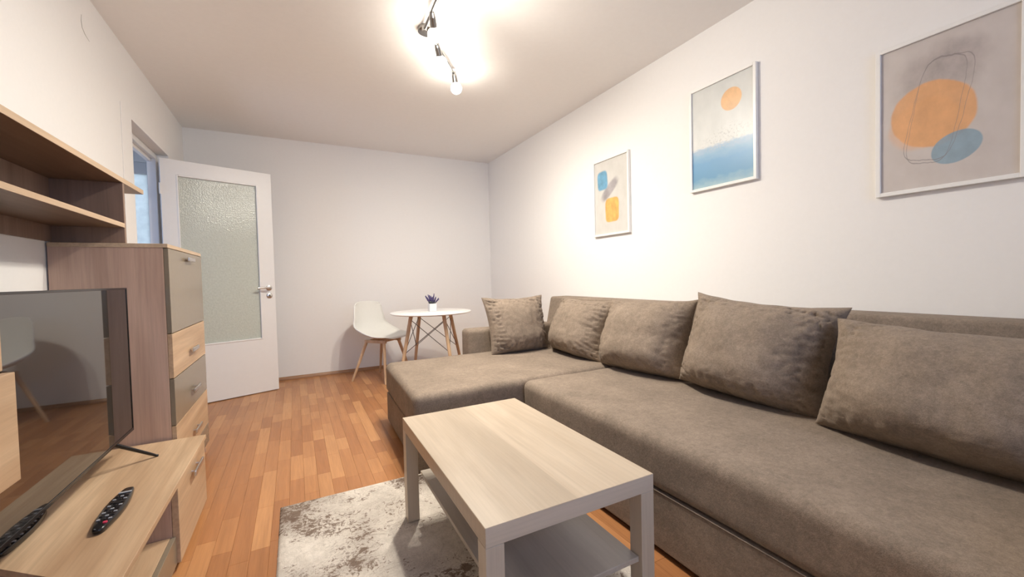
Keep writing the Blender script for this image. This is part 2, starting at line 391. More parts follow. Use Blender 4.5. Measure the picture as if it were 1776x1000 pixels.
# door frame set back in the opening
FX0, FX1 = XL-WT+0.005, XL-0.075
tr = empty('trim_2', (XL, (DY0+DY1)/2, 0)); struct(tr)
def rel(o, root):
    o.parent = root; o.matrix_parent_inverse = Matrix.Translation(root.location).inverted() if root.rotation_euler.z == 0 else root.matrix_basis.inverted(); return o
rel(box('jamb', (FX0, DY0+0.001, 0), (FX1, DY0+0.05, DZ-0.002), M['white'], bev=0.003), tr)
rel(box('jamb', (FX0, DY1-0.05, 0), (FX1, DY1-0.001, DZ-0.002), M['white'], bev=0.003), tr)
rel(box('head', (FX0, DY0+0.05, DZ-0.045), (FX1, DY1-0.05, DZ-0.002), M['white'], bev=0.003), tr)
rel(box('stop_bead', (FX0, DY0+0.05, DZ-0.07), (FX0+0.03, DY1-0.05, DZ-0.045), M['white'], bev=0.002), tr)
# hall beyond the doorway; its unseen side window is added for daylight
HX0, HX1 = -2.5, XL-WT
struct(box('floor_hall', (HX0, 2.4, -0.03), (HX1, 5.6, -0.001), M['base']))
panels('wall_hall', [(2.4, 3.0, -0.03, H), (4.2, 5.6, -0.03, H), (3.0, 4.2, -0.03, 0.6), (3.0, 4.2, 2.3, H)], 0, HX0-0.1, HX0, M['hallwhite'])
panels('wall_hall_near', [(HX0, HX1, -0.03, H)], 1, 2.3, 2.4, M['hallwhite'])
panels('wall_hall_end', [(HX0, -1.75, -0.03, H), (-1.12, HX1, -0.03, H), (-1.75, -1.12, 2.2, H)], 1, 5.0, 5.1, M['hallwhite'])
d2 = empty('door_2', (-1.435, 5.02, 0)); struct(d2)
def win_frame(root, x0, x1, y0, y1, z0, z1, mull=()):
    bm = bmesh.new(); f = 0.05
    for lo, hi in (((x0, y0, z0), (x0+f, y1, z1)), ((x1-f, y0, z0), (x1, y1, z1)), ((x0+f, y0, z0), (x1-f, y1, z0+f)), ((x0+f, y0, z1-f), (x1-f, y1, z1))): add_box(bm, lo, hi, 0.004)
    for x in mull: add_box(bm, (x-0.04, y0, z0+f), (x+0.04, y1, z1-f), 0.004)
    rel(obj('sash', bm, M['white']), root)
    xs = [x0+f]+[q for x in mull for q in (x-0.04, x+0.04)]+[x1-f]
    for k in range(0, len(xs), 2): rel(box('pane', (xs[k], (y0+y1)/2-0.003, z0+f), (xs[k+1], (y0+y1)/2+0.003, z1-f), M['glass']), root)
bm = bmesh.new()
for lo, hi in (((-1.75, 5.01, 0.0), (-1.64, 5.05, 2.2)), ((-1.19, 5.01, 0.0), (-1.12, 5.05, 2.2)), ((-1.64, 5.01, 0.0), (-1.19, 5.05, 0.25)), ((-1.64, 5.01, 2.09), (-1.19, 5.05, 2.2))): add_box(bm, lo, hi, 0.004)
rel(obj('leaf', bm, M['white']), d2)
rel(box('glass_pane', (-1.64, 5.025, 0.25), (-1.19, 5.035, 2.09), M['blueglass']), d2)
w2 = empty('added_hall_window', (HX0-0.05, 3.6, 0.6)); struct(w2)  # unseen window, added so that sky light brightens the hall
bm = bmesh.new(); f = 0.05
for lo, hi in (((3.0, 0.6), (3.05, 2.3)), ((4.15, 0.6), (4.2, 2.3)), ((3.05, 0.6), (4.15, 0.65)), ((3.05, 2.25), (4.15, 2.3)), ((3.57, 0.65), (3.63, 2.25))): add_box(bm, (HX0-0.08, lo[0], lo[1]), (HX0-0.03, hi[0], hi[1]), 0.004)
rel(obj('sash', bm, M['white']), w2)
for y0, y1 in ((3.05, 3.57), (3.63, 4.15)): rel(box('pane', (HX0-0.058, y0, 0.65), (HX0-0.052, y1, 2.25), M['glass']), w2)
w1 = empty('window_1', ((WX0+WX1)/2, YN-0.1, WZ0)); struct(w1)
win_frame(w1, WX0, WX1, YN-0.13, YN-0.08, WZ0, WZ1, mull=((WX0+WX1)/2,))
rel(box('sill', (WX0-0.03, YN-0.08, WZ0-0.03), (WX1+0.03, YN+0.1, WZ0), M['white'], bev=0.005), w1)
# baseboards: slim wooden quarter-round
def base_strip(name, p0, p1, nrm):
    bm = bmesh.new(); p0, p1, nrm = Vector(p0), Vector(p1), Vector(nrm)
    prof = [(0, 0), (0.018, 0), (0.0175, 0.006), (0.014, 0.018), (0.009, 0.027), (0.004, 0.032), (0, 0.033)]
    A = [bm.verts.new(p0+nrm*a+Vector((0, 0, z))) for a, z in prof]; B = [bm.verts.new(p1+nrm*a+Vector((0, 0, z))) for a, z in prof]
    n = len(prof)
    for i in range(n): bm.faces.new((A[i], A[(i+1) % n], B[(i+1) % n], B[i]))
    bm.faces.new(A[::-1]); bm.faces.new(B)
    return struct(obj(name, bm, M['base']))
base_strip('baseboard_back', (XL, YB, 0), (XR, YB, 0), (0, -1, 0))
base_strip('baseboard_left', (XL, DY1+0.01, 0), (XL, YB-0.02, 0), (1, 0, 0))
base_strip('baseboard_right', (XR, 3.5, 0), (XR, YB-0.02, 0), (-1, 0, 0))

# floor: a slab carrying single laminate strips
floor = struct(box('floor', (XL-WT, YN-0.2, -0.06), (XR, YB, -0.008), M['subfloor']))
SW = 0.0655
strips = []
LENS = [0.20, 0.27, 0.34, 0.41, 0.50]
x = XL+0.002; rr = random.Random(3)
while x < XR-0.01:
    y = YN - rr.random()*0.4
    w = min(SW, XR-0.002-x)
    while y < YB-0.01:
        L = rr.choice(LENS); y0 = max(y, YN+0.001); y1 = min(y+L, YB-0.001)
        if y1-y0 > 0.03: strips.append((x, y0, w, y1-y0, L if (y1-y0 == L and w == SW) else None))
        y += L
    x += SW
def in_view(px, py):
    d = Vector((px, py, -CH)); z = d.dot(fw)
    if z < 0.2: return 0
    u_ = 888+FPX*d.dot(rt)/z; v_ = 500-FPX*d.dot(up)/z
    if not (-20 < u_ < 1796 and -20 < v_ < 1010): return 0
    if px > 1.15 and py < 3.3 or (px > 0.55 and 2.1 < py < 3.2): return 0
    if -0.1 < px < 1.03 and 0.3 < py < 2.18: return 0
    if px < -0.42 and py < 2.4 or (px < -0.52 and py < 3.17): return 0
    if px > 0.57+0.3 and py > 3.0: return 0
    return 1.0/(z*z)*(CH/d.length)
def plank_bm(bm, x0, y0, w, l):
    g = 0.00025; c = 0.0005; z0, z1 = -0.008, 0.0
    lo = [(x0+g, y0+g), (x0+w-g, y0+g), (x0+w-g, y0+l-g), (x0+g, y0+l-g)]
    hi = [(x0+g+c, y0+g+c), (x0+w-g-c, y0+g+c), (x0+w-g-c, y0+l-g-c), (x0+g+c, y0+l-g-c)]
    A = [bm.verts.new((*p, z0)) for p in lo]; B = [bm.verts.new((*p, z1-c)) for p in lo]; C_ = [bm.verts.new((*p, z1)) for p in hi]
    for i in range(4):
        j = (i+1) % 4
        bm.faces.new((A[i], A[j], B[j], B[i])); bm.faces.new((B[i], B[j], C_[j], C_[i]))
    bm.faces.new(C_)
scored = sorted(range(len(strips)), key=lambda i: -max(in_view(strips[i][0]+strips[i][2]/2, strips[i][1]+strips[i][3]*q)*strips[i][3] for q in (0.15, 0.5, 0.85)))
single = [i for i in scored[:295] if max(in_view(strips[i][0]+strips[i][2]/2, strips[i][1]+strips[i][3]*q) for q in (0.15, 0.5, 0.85)) > 0]
cache = {}
for i in single:
    x0, y0, w, l, std = strips[i]
    key = (round(w, 5), round(l, 5))
    if key not in cache:
        bm = bmesh.new(); plank_bm(bm, 0, 0, w, l); me = bpy.data.meshes.new('plank'); bm.to_mesh(me); bm.free(); me.materials.append(M['plank']); cache[key] = me
    o = bpy.data.objects.new('plank', cache[key]); COL.objects.link(o); o.parent = floor; o.location = (x0, y0, 0)
bm = bmesh.new(); ss = set(single)
for i, (x0, y0, w, l, std) in enumerate(strips):
    if i not in ss: plank_bm(bm, x0, y0, w, l)
tag(obj('remaining_planks', bm, M['plank'], floor), kind='stuff')

# ------------------------------------------------------------------ door leaf (open, glazed)
A0 = Vector((-0.945, 4.33, 0)); A1 = Vector((-0.172, 4.61, 0)); dv = (A1-A0)
door = empty('door_1', A0, math.atan2(dv.y, dv.x)); struct(door)
DW, DH, DT = 0.822, 2.095, 0.040
gx0, gx1, gz0, gz1 = 0.100, 0.705, 0.512, 1.975
bm = bmesh.new()
for lo, hi in (((0, 0, 0.008), (gx0, DT, DH)), ((gx1, 0, 0.008), (DW, DT, DH)), ((gx0, 0, 0.008), (gx1, DT, gz0)), ((gx0, 0, gz1), (gx1, DT, DH))): add_box(bm, lo, hi)
bmesh.ops.remove_doubles(bm, verts=bm.verts[:], dist=1e-5)
obj('leaf', bm, M['white'], door)
box('glass_pane', (gx0, DT/2-0.003, gz0), (gx1, DT/2+0.003, gz1), M['obscure'], door)
bm = bmesh.new(); q = 0.014
for lo, hi in (((gx0, -0.004, gz0), (gx0+q, DT/2-0.004, gz1)), ((gx1-q, -0.004, gz0), (gx1, DT/2-0.004, gz1)), ((gx0+q, -0.004, gz0), (gx1-q, DT/2-0.004, gz0+q)), ((gx0+q, -0.004, gz1-q), (gx1-q, DT/2-0.004, gz1))): add_box(bm, lo, hi, 0.003)
obj('glazing_bead', bm, M['white'], door)
def rose(name, x, z):
    bm = bmesh.new(); add_lathe(bm, [(0, 0), (0.026, 0), (0.026, 0.006), (0.022, 0.009), (0, 0.009)], n=28, mtx=Matrix.Translation((x, 0, z)) @ Matrix.Rotation(PI/2, 4, 'X'))
    return sharp(obj(name, bm, M['steel'], door), 40)
hd = rose('door_handle', 0.770, 1.0)
bm = bmesh.new(); add_path(bm, [(0.770, -0.006, 1.0), (0.770, -0.040, 1.0), (0.766, -0.050, 1.0), (0.752, -0.054, 1.0), (0.655, -0.054, 1.0)], 0.0095, 12)
sharp(obj('lever', bm, M['steel'], hd), 50)
kh = rose('keyhole_plate', 0.770, 0.925)
bm = bmesh.new(); add_tube(bm, (0.770, -0.0085, 0.929), (0.770, -0.0105, 0.929), 0.006, n=12); add_box(bm, (0.7675, -0.0105, 0.915), (0.7725, -0.0085, 0.928))
obj('keyhole', bm, M['black'], kh)
for z in (0.30, 1.05, 1.80):
    bm = bmesh.new(); add_tube(bm, (-0.006, -0.004, z), (-0.006, -0.004, z+0.09), 0.007, n=10); sharp(obj('hinge', bm, M['white'], door), 40)

# ------------------------------------------------------------------ sofa
SF = 1.165           # front plane of the long seat
sofa = empty('corner_sofa', (1.75, 1.7, 0))
tag(sofa, 'brown chenille corner sofa with chaise end along the white wall', 'sofa')
SY0 = 0.12
def soft_box(name, lo, hi, r, parent, dome=0.0, wr=0.004, cuts=(24, 24, 6), pts=None, seed=0):
    """rounded upholstered block, lightly domed and rumpled"""
    bm = bmesh.new()
    if pts: add_prism(bm, pts, lo[2], hi[2])
    else: add_box(bm, lo, hi)
    es = bm.edges[:]
    bmesh.ops.bevel(bm, geom=es, offset=r, segments=5, profile=0.5, affect='EDGES')
    for ax in range(3):
        k = cuts[ax]
        for i in range(1, k):
            p = lo[ax]+r+(hi[ax]-lo[ax]-2*r)*i/k
            co = [0, 0, 0]; co[ax] = p; no = [0, 0, 0]; no[ax] = 1
            bmesh.ops.bisect_plane(bm, geom=bm.verts[:]+bm.edges[:]+bm.faces[:], plane_co=co, plane_no=no)
    bm.normal_update()
    for v in bm.verts:
        n = v.normal.copy()
        q = Vector((v.co.x*3.2+seed, v.co.y*3.2, v.co.z*3.2))
        d = mnoise.noise(q)*wr + mnoise.noise(q*3.1)*wr*0.45
        if dome and n.z > 0.6:
            fx = 1-((v.co.x-(lo[0]+hi[0])/2)/((hi[0]-lo[0])/2))**2; fy = 1-((v.co.y-(lo[1]+hi[1])/2)/((hi[1]-lo[1])/2))**2
            d += dome*max(0, fx)**0.6*max(0, fy)**0.6
        v.co += n*d
    o = obj(name, bm, M['fabric'], parent, smooth=True)
    return rel(o, sofa) if parent is None else o
ZS = 0.437
soft_box('seat_cushion', (SF, SY0, 0.236), (2.06, 2.105, ZS), 0.042, None, 0.006, seed=1)
ch = [(0.522, 2.108), (1.20, 2.112), (2.06, 2.112), (2.06, 3.10), (0.568, 3.10)]
bm = bmesh.new()
soft_box('chaise_cushion', (0.52, 2.108, 0.228), (2.06, 3.10, ZS+0.003), 0.042, None, 0.006, pts=[(0.524, 2.108), (2.06, 2.112), (2.06, 3.10), (0.566, 3.10)], seed=5)
bm.free()
rel(box('base', (SF+0.004, SY0+0.01, 0.022), (2.06, 2.10, 0.236), M['fabric'], bev=0.006, seg=2), sofa)
bm = bmesh.new(); add_prism(bm, [(0.545, 2.125), (SF+0.2, 2.125), (2.06, 2.125), (2.06, 3.09), (0.572, 3.09)], 0.022, 0.226, 0.006, 2)
rel(obj('chaise_base', bm, M['fabric']), sofa)
bm = bmesh.new(); add_box(bm, (SF+0.03, SY0+0.05, 0.0), (2.0, 2.08, 0.024)); add_box(bm, (0.60, 2.19, 0.0), (2.0, 3.05, 0.024))
rel(obj('plinth', bm, M['plinth']), sofa)
# piping between seat and base
bm = bmesh.new(); add_path(bm, [(SF+0.003, SY0+0.04, 0.2375), (SF+0.003, 1.1, 0.2375), (SF+0.003, 2.09, 0.2375)], 0.0018, 8)
rel(obj('piping', bm, M['fabric'], smooth=True), sofa)
# leaning backrest
def back_prism(y0, y1):
    bm = bmesh.new()
    prof = [(2.00, 0.10), (2.33, 0.10), (2.335, 0.855), (2.14, 0.855), (2.05, 0.44)]
    A = [bm.verts.new((x, y0, z)) for x, z in prof]; B = [bm.verts.new((x, y1, z)) for x, z in prof]; n = len(prof)
    for i in range(n): bm.faces.new((A[i], A[(i+1) % n], B[(i+1) % n], B[i]))
    bm.faces.new(A[::-1]); bm.faces.new(B)
    bmesh.ops.recalc_face_normals(bm, faces=bm.faces[:])
    bmesh.ops.bevel(bm, geom=bm.edges[:], offset=0.022, segments=4, profile=0.5, affect='EDGES')
    return bm
rel(obj('backrest', back_prism(SY0, 3.27), M['fabric'], smooth=True), sofa)
o = soft_box('armrest', (1.235, 3.10, 0.03), (2.10, 3.275, 0.622), 0.03, None, 0, 0.002, cuts=(10, 4, 8), seed=9)
o = soft_box('armrest', (SF, SY0-0.20, 0.03), (2.20, SY0-0.002, 0.60), 0.03, None, 0, 0.002, cuts=(10, 4, 8), seed=12)

def cushion(label, w, h, T, bottom, top, wdir, seed, roll=0.0, ears=0.05, bulge_low=0.25, wr=0.010, creases=0.7, taper=0.0):
    N = 64; bm = bmesh.new()
    grid = {}
    def P(u, v, s):
        su, sv = abs(u), abs(v)
        x = w/2*u*(1-ears*(1-v*v)**1.0*su**2.5)*(1+taper*v); z = h/2*v*(1-(ears*1.1 if v > 0 else -0.01)*(1-u*u)*sv**2.5)
        tt = max(0, (1-su**2.3))*max(0, (1-sv**(2.4 if v > 0 else 3.6)))
        t_ = T*(0.66 if s == 1 else 0.34)*tt**0.56*(1-bulge_low*v)
        q = Vector((x*7+seed*3.7, z*7, s*2.0+seed))
        edge = min(1.0, tt*6)
        wn = mnoise.noise(q)*wr*1.2 + abs(mnoise.noise(q*2.3))*wr*0.8
        fold = 0.0
        for (e, a_, b_3) in ((su, v, u), (sv, u, v)):
            k_ = max(0.0, e-0.35)/0.65
            nz_ = mnoise.noise(Vector((a_*7.0+b_3*2.2+seed*5, b_3*1.3, seed*2.0+(3 if e is su else 9))))
            fold -= 0.026*max(0.0, 1-abs(nz_)/0.15)**1.5*k_**1.3*creases
        t_ += (wn+fold)*edge
        rim = mnoise.noise(Vector((u*3+seed, v*3, 0)))*0.006
        return Vector((x, -s*t_, z+h/2+rim*sv))
    for s in (1, -1):
        for i in range(N+1):
            for j in range(N+1):
                # denser sampling near the rim
                u = math.sin(PI/2*(2*i/N-1)); v = math.sin(PI/2*(2*j/N-1))
                if s == -1 and (i in (0, N) or j in (0, N)): grid[s, i, j] = grid[1, i, j]
                else: grid[s, i, j] = bm.verts.new(P(u, v, s))
        for i in range(N):
            for j in range(N):
                q = [grid[s, i, j], grid[s, i+1, j], grid[s, i+1, j+1], grid[s, i, j+1]]
                bm.faces.new(q if s == 1 else q[::-1])
    o = obj('cushion', bm, M['fabric'], smooth=True)
    X = Vector(wdir).normalized(); Zv = (Vector(top)-Vector(bottom)); Zv = (Zv-X*Zv.dot(X)).normalized(); Y = Zv.cross(X)
    R = Matrix((X, Y, Zv)).transposed().to_4x4()
    o.matrix_world = Matrix.Translation(bottom) @ R @ Matrix.Rotation(roll, 4, 'Y')
    # seam piping as a part
    bm = bmesh.new(); ring = []
    K = 40
    for a_, b_2 in (((-1, -1), (1, -1)), ((1, -1), (1, 1)), ((1, 1), (-1, 1)), ((-1, 1), (-1, -1))):
        for k in range(K): ring.append(P(a_[0]+(b_2[0]-a_[0])*k/K, a_[1]+(b_2[1]-a_[1])*k/K, 0))
    ring.append(ring[0]); add_path(bm, ring, 0.0022, 6)
    obj('seam', bm, M['fabric'], o, smooth=True)
    return tag(o, label, 'cushion', 'loose back cushions on the corner sofa')
bz = ZS+0.004
cushion('narrower brown cushion propped against the armrest at the chaise end', 0.55, 0.46, 0.20, (1.605, 2.90, bz), (1.70, 3.02, bz+.45), (1, 0.02, 0), 1, 0.0, ears=0.085, creases=1.1, taper=0.04)
cushion('brown cushion in the sofa corner beside the armrest cushion, facing the room', 0.67, 0.44, 0.26, (1.875, 2.53, bz), (1.985, 2.60, bz+.43), (-0.03, -1, 0), 2, 0.02, ears=0.075, creases=1.3)
cushion('brown cushion between the corner cushion and the pointy-eared cushion', 0.67, 0.46, 0.28, (1.875, 1.87, bz), (2.00, 1.93, bz+.46), (0.06, -1, 0), 3, -0.03, ears=0.075)
cushion('brown cushion with a tall pointed upper corner, creased on its shaded side', 0.70, 0.49, 0.30, (1.88, 1.21, bz), (2.00, 1.22, bz+.45), (0.08, -1, 0), 4, 0.075, ears=0.11, creases=1.2)
cushion('big brown cushion cut off by the photo edge, nearest the sofa arm', 0.73, 0.43, 0.29, (1.785, 0.49, bz), (1.95, 0.45, bz+.43), (0, -1, 0), 6, 0.02, ears=0.08, creases=0.7)

# ------------------------------------------------------------------ coffee table
ct = empty('coffee_table', (0.381, 0.886, 0.012), -0.0128)
tag(ct, 'low pale oak coffee table with square legs and lower shelf, standing on the rug', 'coffee table')
TH = 0.438
def boxc(name, lo, hi, mat, root, bev=0.0, seg=1): return box(name, lo, hi, mat, root, bev, seg)
bm = bmesh.new(); add_box(bm, (0, 0, TH-0.05), (0.55, 0.90, TH), 0.0012)
o = obj('tabletop', bm, M['table_y'], ct); o.data.materials.append(M['table_x']); o.data.materials.append(M['table_z'])
for p in o.data.polygons:
    if abs(p.normal.y) > 0.9: p.material_index = 1
for (x, y) in ((0, 0), (0.5, 0), (0, 0.85), (0.5, 0.85)):
    boxc('leg', (x, y, 0), (x+0.05, y+0.05, TH-0.0505), M['table_z'], ct, 0.0012)
sh = boxc('shelf', (0.068, 0.012, 0.178), (0.499, 0.888, 0.194), M['table_shelf'], ct, 0.0015)
for (x, y, s) in ((0.05, 0.03, 1), (0.05, 0.87, 1)):
    bm = bmesh.new(); add_tube(bm, (x, y, 0.184), (x+0.02*s, y, 0.184), 0.004, n=8); obj('shelf_pin', bm, M['table_x'], ct)

# ------------------------------------------------------------------ rug
bm = bmesh.new()
RX0, RX1, RY0, RY1 = -0.095, 1.03, 0.45, 2.172
nx, ny = 110, 170
gv = [[None]*(ny+1) for _ in range(nx+1)]
for i in range(nx+1):
    for j in range(ny+1):
        x = RX0+(RX1-RX0)*i/nx; y = RY0+(RY1-RY0)*j/ny
        e = min(i, nx-i, j, ny-j)
        z = 0.0105+0.0013*mnoise.noise(Vector((x*40, y*40, 0)))
        if e == 0: z = 0.003; x += 0.002*mnoise.noise(Vector((0, y*60, 1))); y += 0.002*mnoise.noise(Vector((x*60, 0, 2)))
        elif e == 1: z = 0.0085
        gv[i][j] = bm.verts.new((x, y, z))
for i in range(nx):
    for j in range(ny): bm.faces.new((gv[i][j], gv[i+1][j], gv[i+1][j+1], gv[i][j+1]))
bnd = [gv[i][0] for i in range(nx+1)]+[gv[nx][j] for j in range(1, ny+1)]+[gv[i][ny] for i in range(nx-1, -1, -1)]+[gv[0][j] for j in range(ny-1, 0, -1)]
low = [bm.verts.new((v.co.x, v.co.y, 0.0004)) for v in bnd]
for k in range(len(bnd)): bm.faces.new((bnd[k], low[k], low[(k+1) % len(bnd)], bnd[(k+1) % len(bnd)]))
tag(obj('rug', bm, M['rug'], smooth=True), 'cream and grey short-pile rug with brown distressed pattern under the coffee table', 'rug')

# ------------------------------------------------------------------ tall chest of drawers
CX0, CXF, CY0, CY1, CZ = XL+0.006, -0.53, 2.412, 3.165, 1.24
chest = empty('chest_of_drawers', (-0.71, 2.79, 0))
tag(chest, 'tall oak-look chest with taupe flap door and mixed drawers beside the television', 'chest of drawers')
bm = bmesh.new()
for lo, hi in (((CX0, CY0, 0.0), (CXF, CY0+0.018, CZ-0.018)), ((CX0, CY1-0.018, 0.0), (CXF, CY1, CZ-0.018)), ((CX0, CY0+0.018, 0.0), (CX0+0.006, CY1-0.018, CZ-0.018)), ((CX0+0.006, CY0+0.018, 0.06), (CXF, CY1-0.018, 0.078)), ((CXF-0.03, CY0+0.018, 0), (CXF-0.012, CY1-0.018, 0.06)), ((CX0+0.006, CY0+0.018, 0.815), (CXF-0.002, CY1-0.018, 0.831))): add_box(bm, lo, hi, 0.0008)
rel(obj('carcass', bm, M['oak_z']), chest)
rel(box('top_board', (CX0, CY0-0.002, CZ-0.018), (CXF+0.018, CY1+0.002, CZ), M['oak_edge'], bev=0.001), chest)
def handle(parent, y, z, x, wl_=0.15):
    bm = bmesh.new()
    for s in (-1, 1): add_tube(bm, (x, y+s*wl_*0.3, z), (x+0.017, y+s*wl_*0.3, z), 0.004, n=8)
    add_box(bm, (x+0.014, y-wl_/2, z-0.010), (x+0.024, y+wl_/2, z+0.010), 0.004, 2)
    return rel(obj('handle', bm, M['steel']), parent)
def rel2(o, part):   # sub-part of a part that itself hangs under an empty
    return o
fronts = [('flap_door', 0.826, 1.219, 'taupe', 1.185), ('drawer', 0.616, 0.822, 'oak_y', 0.700), ('drawer', 0.396, 0.612, 'taupe', 0.482), ('drawer', 0.182, 0.392, 'oak_y', 0.262), ('drawer', 0.066, 0.178, 'taupe', 0.12)]
bpy.context.view_layer.update()
for nm, z0, z1, mt, hz in fronts:
    f = rel(box(nm, (CXF+0.001, CY0+0.002, z0), (CXF+0.019, CY1-0.002, z1), M[mt], bev=0.001), chest)
    bm = bmesh.new(); x = CXF+0.019; y = 2.80
    for s in (-1, 1): add_tube(bm, (x, y+s*0.045, hz), (x+0.017, y+s*0.045, hz), 0.004, n=8)
    add_box(bm, (x+0.012, y-0.075, hz-0.011), (x+0.022, y+0.075, hz+0.011), 0.004, 2)
    obj('handle', bm, M['steel'], f)

# ------------------------------------------------------------------ tv console
QZ = 0.337
con = empty('tv_console', (-0.62, 1.6, 0))
tag(con, 'low oak-look television console with open niche and taupe front, under the television', 'tv console')
bm = bmesh.new(); add_prism(bm, [(CX0, 1.70), (-0.69, 1.525), (-0.398, 1.28), (-0.398, 2.392), (CX0, 2.392)], QZ-0.018, QZ, 0.001)
rel(obj('top_board', bm, M['oak_y']), con)
bm = bmesh.new()
for lo, hi in (((CX0, 2.372, 0), (-0.4265, 2.39, QZ-0.019)), ((CX0, 1.885, 0), (-0.4265, 1.903, QZ-0.019)), ((CX0, 1.72, 0.05), (CX0+0.006, 2.372, QZ-0.019)), ((CX0+0.006, 1.903, 0.05), (-0.43, 2.372, 0.068))): add_box(bm, lo, hi, 0.0008)
rel(obj('carcass', bm, M['oak_z']), con)
bm = bmesh.new(); add_prism(bm, [(CX0+0.006, 1.73), (-0.69, 1.56), (-0.4325, 1.345), (-0.4325, 1.884), (CX0+0.006, 1.884)], 0.115, 0.131, 0.0008)
rel(obj('niche_shelf', bm, M['oak_y']), con)
dr = rel(box('door', (-0.4255, 1.888, 0.03), (-0.405, 2.388, QZ-0.022), M['oak_y'], bev=0.001), con)
bm = bmesh.new(); x = -0.405; y, hz = 2.16, 0.275
for s in (-1, 1): add_tube(bm, (x, y+s*0.045, hz), (x+0.017, y+s*0.045, hz), 0.004, n=8)
add_box(bm, (x+0.012, y-0.08, hz-0.012), (x+0.022, y+0.08, hz+0.012), 0.004, 2)
obj('handle', bm, M['steel'], dr)
rel(box('drawer', (-0.4315, 1.36, 0.03), (-0.416, 1.886, 0.1305), M['taupe'], bev=0.001), con)

# ------------------------------------------------------------------ wall shelf unit
su = empty('wall_shelf_unit', (XL, 1.7, 1.25))
tag(su, 'oak-look open wall shelf unit with two long boards above the television', 'shelf')
SXF = -0.668
rel(box('shelf_board', (XL+0.002, 0.62, 1.514), (SXF, 2.735, 1.536), M['oak_shelf_shaded'], bev=0.001), su)
rel(box('shelf_board', (XL+0.010, 0.62, 1.312), (SXF, 2.449, 1.332), M['oak_shelf_shaded'], bev=0.001), su)
rel(box('side_panel', (XL+0.002, 2.45, 1.2405), (SXF, 2.468, 1.5135), M['oak_shelf_shaded_z'], bev=0.001), su)
rel(box('back_panel', (XL+0.002, 0.62, 1.245), (XL+0.009, 2.449, 1.5135), M['oak_shelf_shaded_z'], bev=0.0008), su)
rel(box('side_panel', (XL+0.010, 0.60, 1.245), (SXF, 0.618, 1.5135), M['oak_z'], bev=0.001), su)
rel(box('edge_band', (SXF, 0.62, 1.5145), (SXF+0.0012, 2.735, 1.5355), M['oak_edge']), su)
rel(box('edge_band', (SXF, 0.62, 1.3125), (SXF+0.0012, 2.449, 1.3315), M['oak_edge']), su)
# hanging cabinet near the camera, of which only an edge is in the picture
hc = empty('hanging_cabinet', (-0.74, 1.0, 0.60))
tag(hc, 'oak-look hanging cabinet just inside the frame, overlapping the near end of the television', 'cabinet')
rel(box('carcass', (XL+0.002, 0.72, 0.60), (-0.578, 1.18, 1.20), M['oak_z'], bev=0.001), hc)
rel(box('upper_door', (-0.576, 0.72, 0.875), (-0.56, 1.285, 1.20), M['oak_y'], bev=0.001), hc)
rel(box('lower_door', (-0.576, 0.72, 0.625), (-0.556, 1.318, 0.866), M['oak_y'], bev=0.001), hc)

# ------------------------------------------------------------------ television
TX, TY0, TY1, TZ0, TZ1 = -0.63, 1.215, 2.288, 0.438, 1.043
tv = empty('television', (TX-0.02, (TY0+TY1)/2, QZ))
tag(tv, 'black flat-screen television on splayed feet standing on the console', 'television')
bm = bmesh.new(); add_box(bm, (TX-0.028, TY0, TZ0), (TX-0.001, TY1, TZ1), 0.003, 2); add_box(bm, (TX-0.07, TY0+0.15, TZ0+0.03), (TX-0.026, TY1-0.15, TZ0+0.33), 0.012, 2)
rel(sharp(obj('housing', bm, M['black']), 40), tv)
bm = bmesh.new(); b = 0.007
for lo, hi in (((TX-0.002, TY0, TZ0), (TX+0.003, TY0+b, TZ1)), ((TX-0.002, TY1-b, TZ0), (TX+0.003, TY1, TZ1)), ((TX-0.002, TY0+b, TZ0), (TX+0.003, TY1-b, TZ0+0.012)), ((TX-0.002, TY0+b, TZ1-b), (TX+0.003, TY1-b, TZ1))): add_box(bm, lo, hi, 0.0008)
rel(obj('bezel', bm, M['blackgloss']), tv)
rel(box('screen', (TX-0.001, TY0+b, TZ0+0.012), (TX+0.001, TY1-b, TZ1-b), M['screen']), tv)
for fy in (2.10, 1.34):
    bm = bmesh.new()
    for (x1, y1) in ((-0.535, fy+(0.09 if fy > 2 else -0.16)), (-0.745, fy+(0.08 if fy > 2 else -0.06))):
        s = 1 if x1 > TX else -1
        p0 = Vector((TX-0.012+s*0.004, fy, TZ0+0.004)); p1 = Vector((x1, y1, QZ+0.006))
        add_path(bm, [p0, p0.lerp(p1, 0.15), p0.lerp(p1, 0.85), p1, Vector((x1+s*0.008, y1, QZ+0.005))], [0.009, 0.0075, 0.006, 0.005, 0.004], 10)
    rel(sharp(obj('foot', bm, M['blackgloss']), 50), tv)

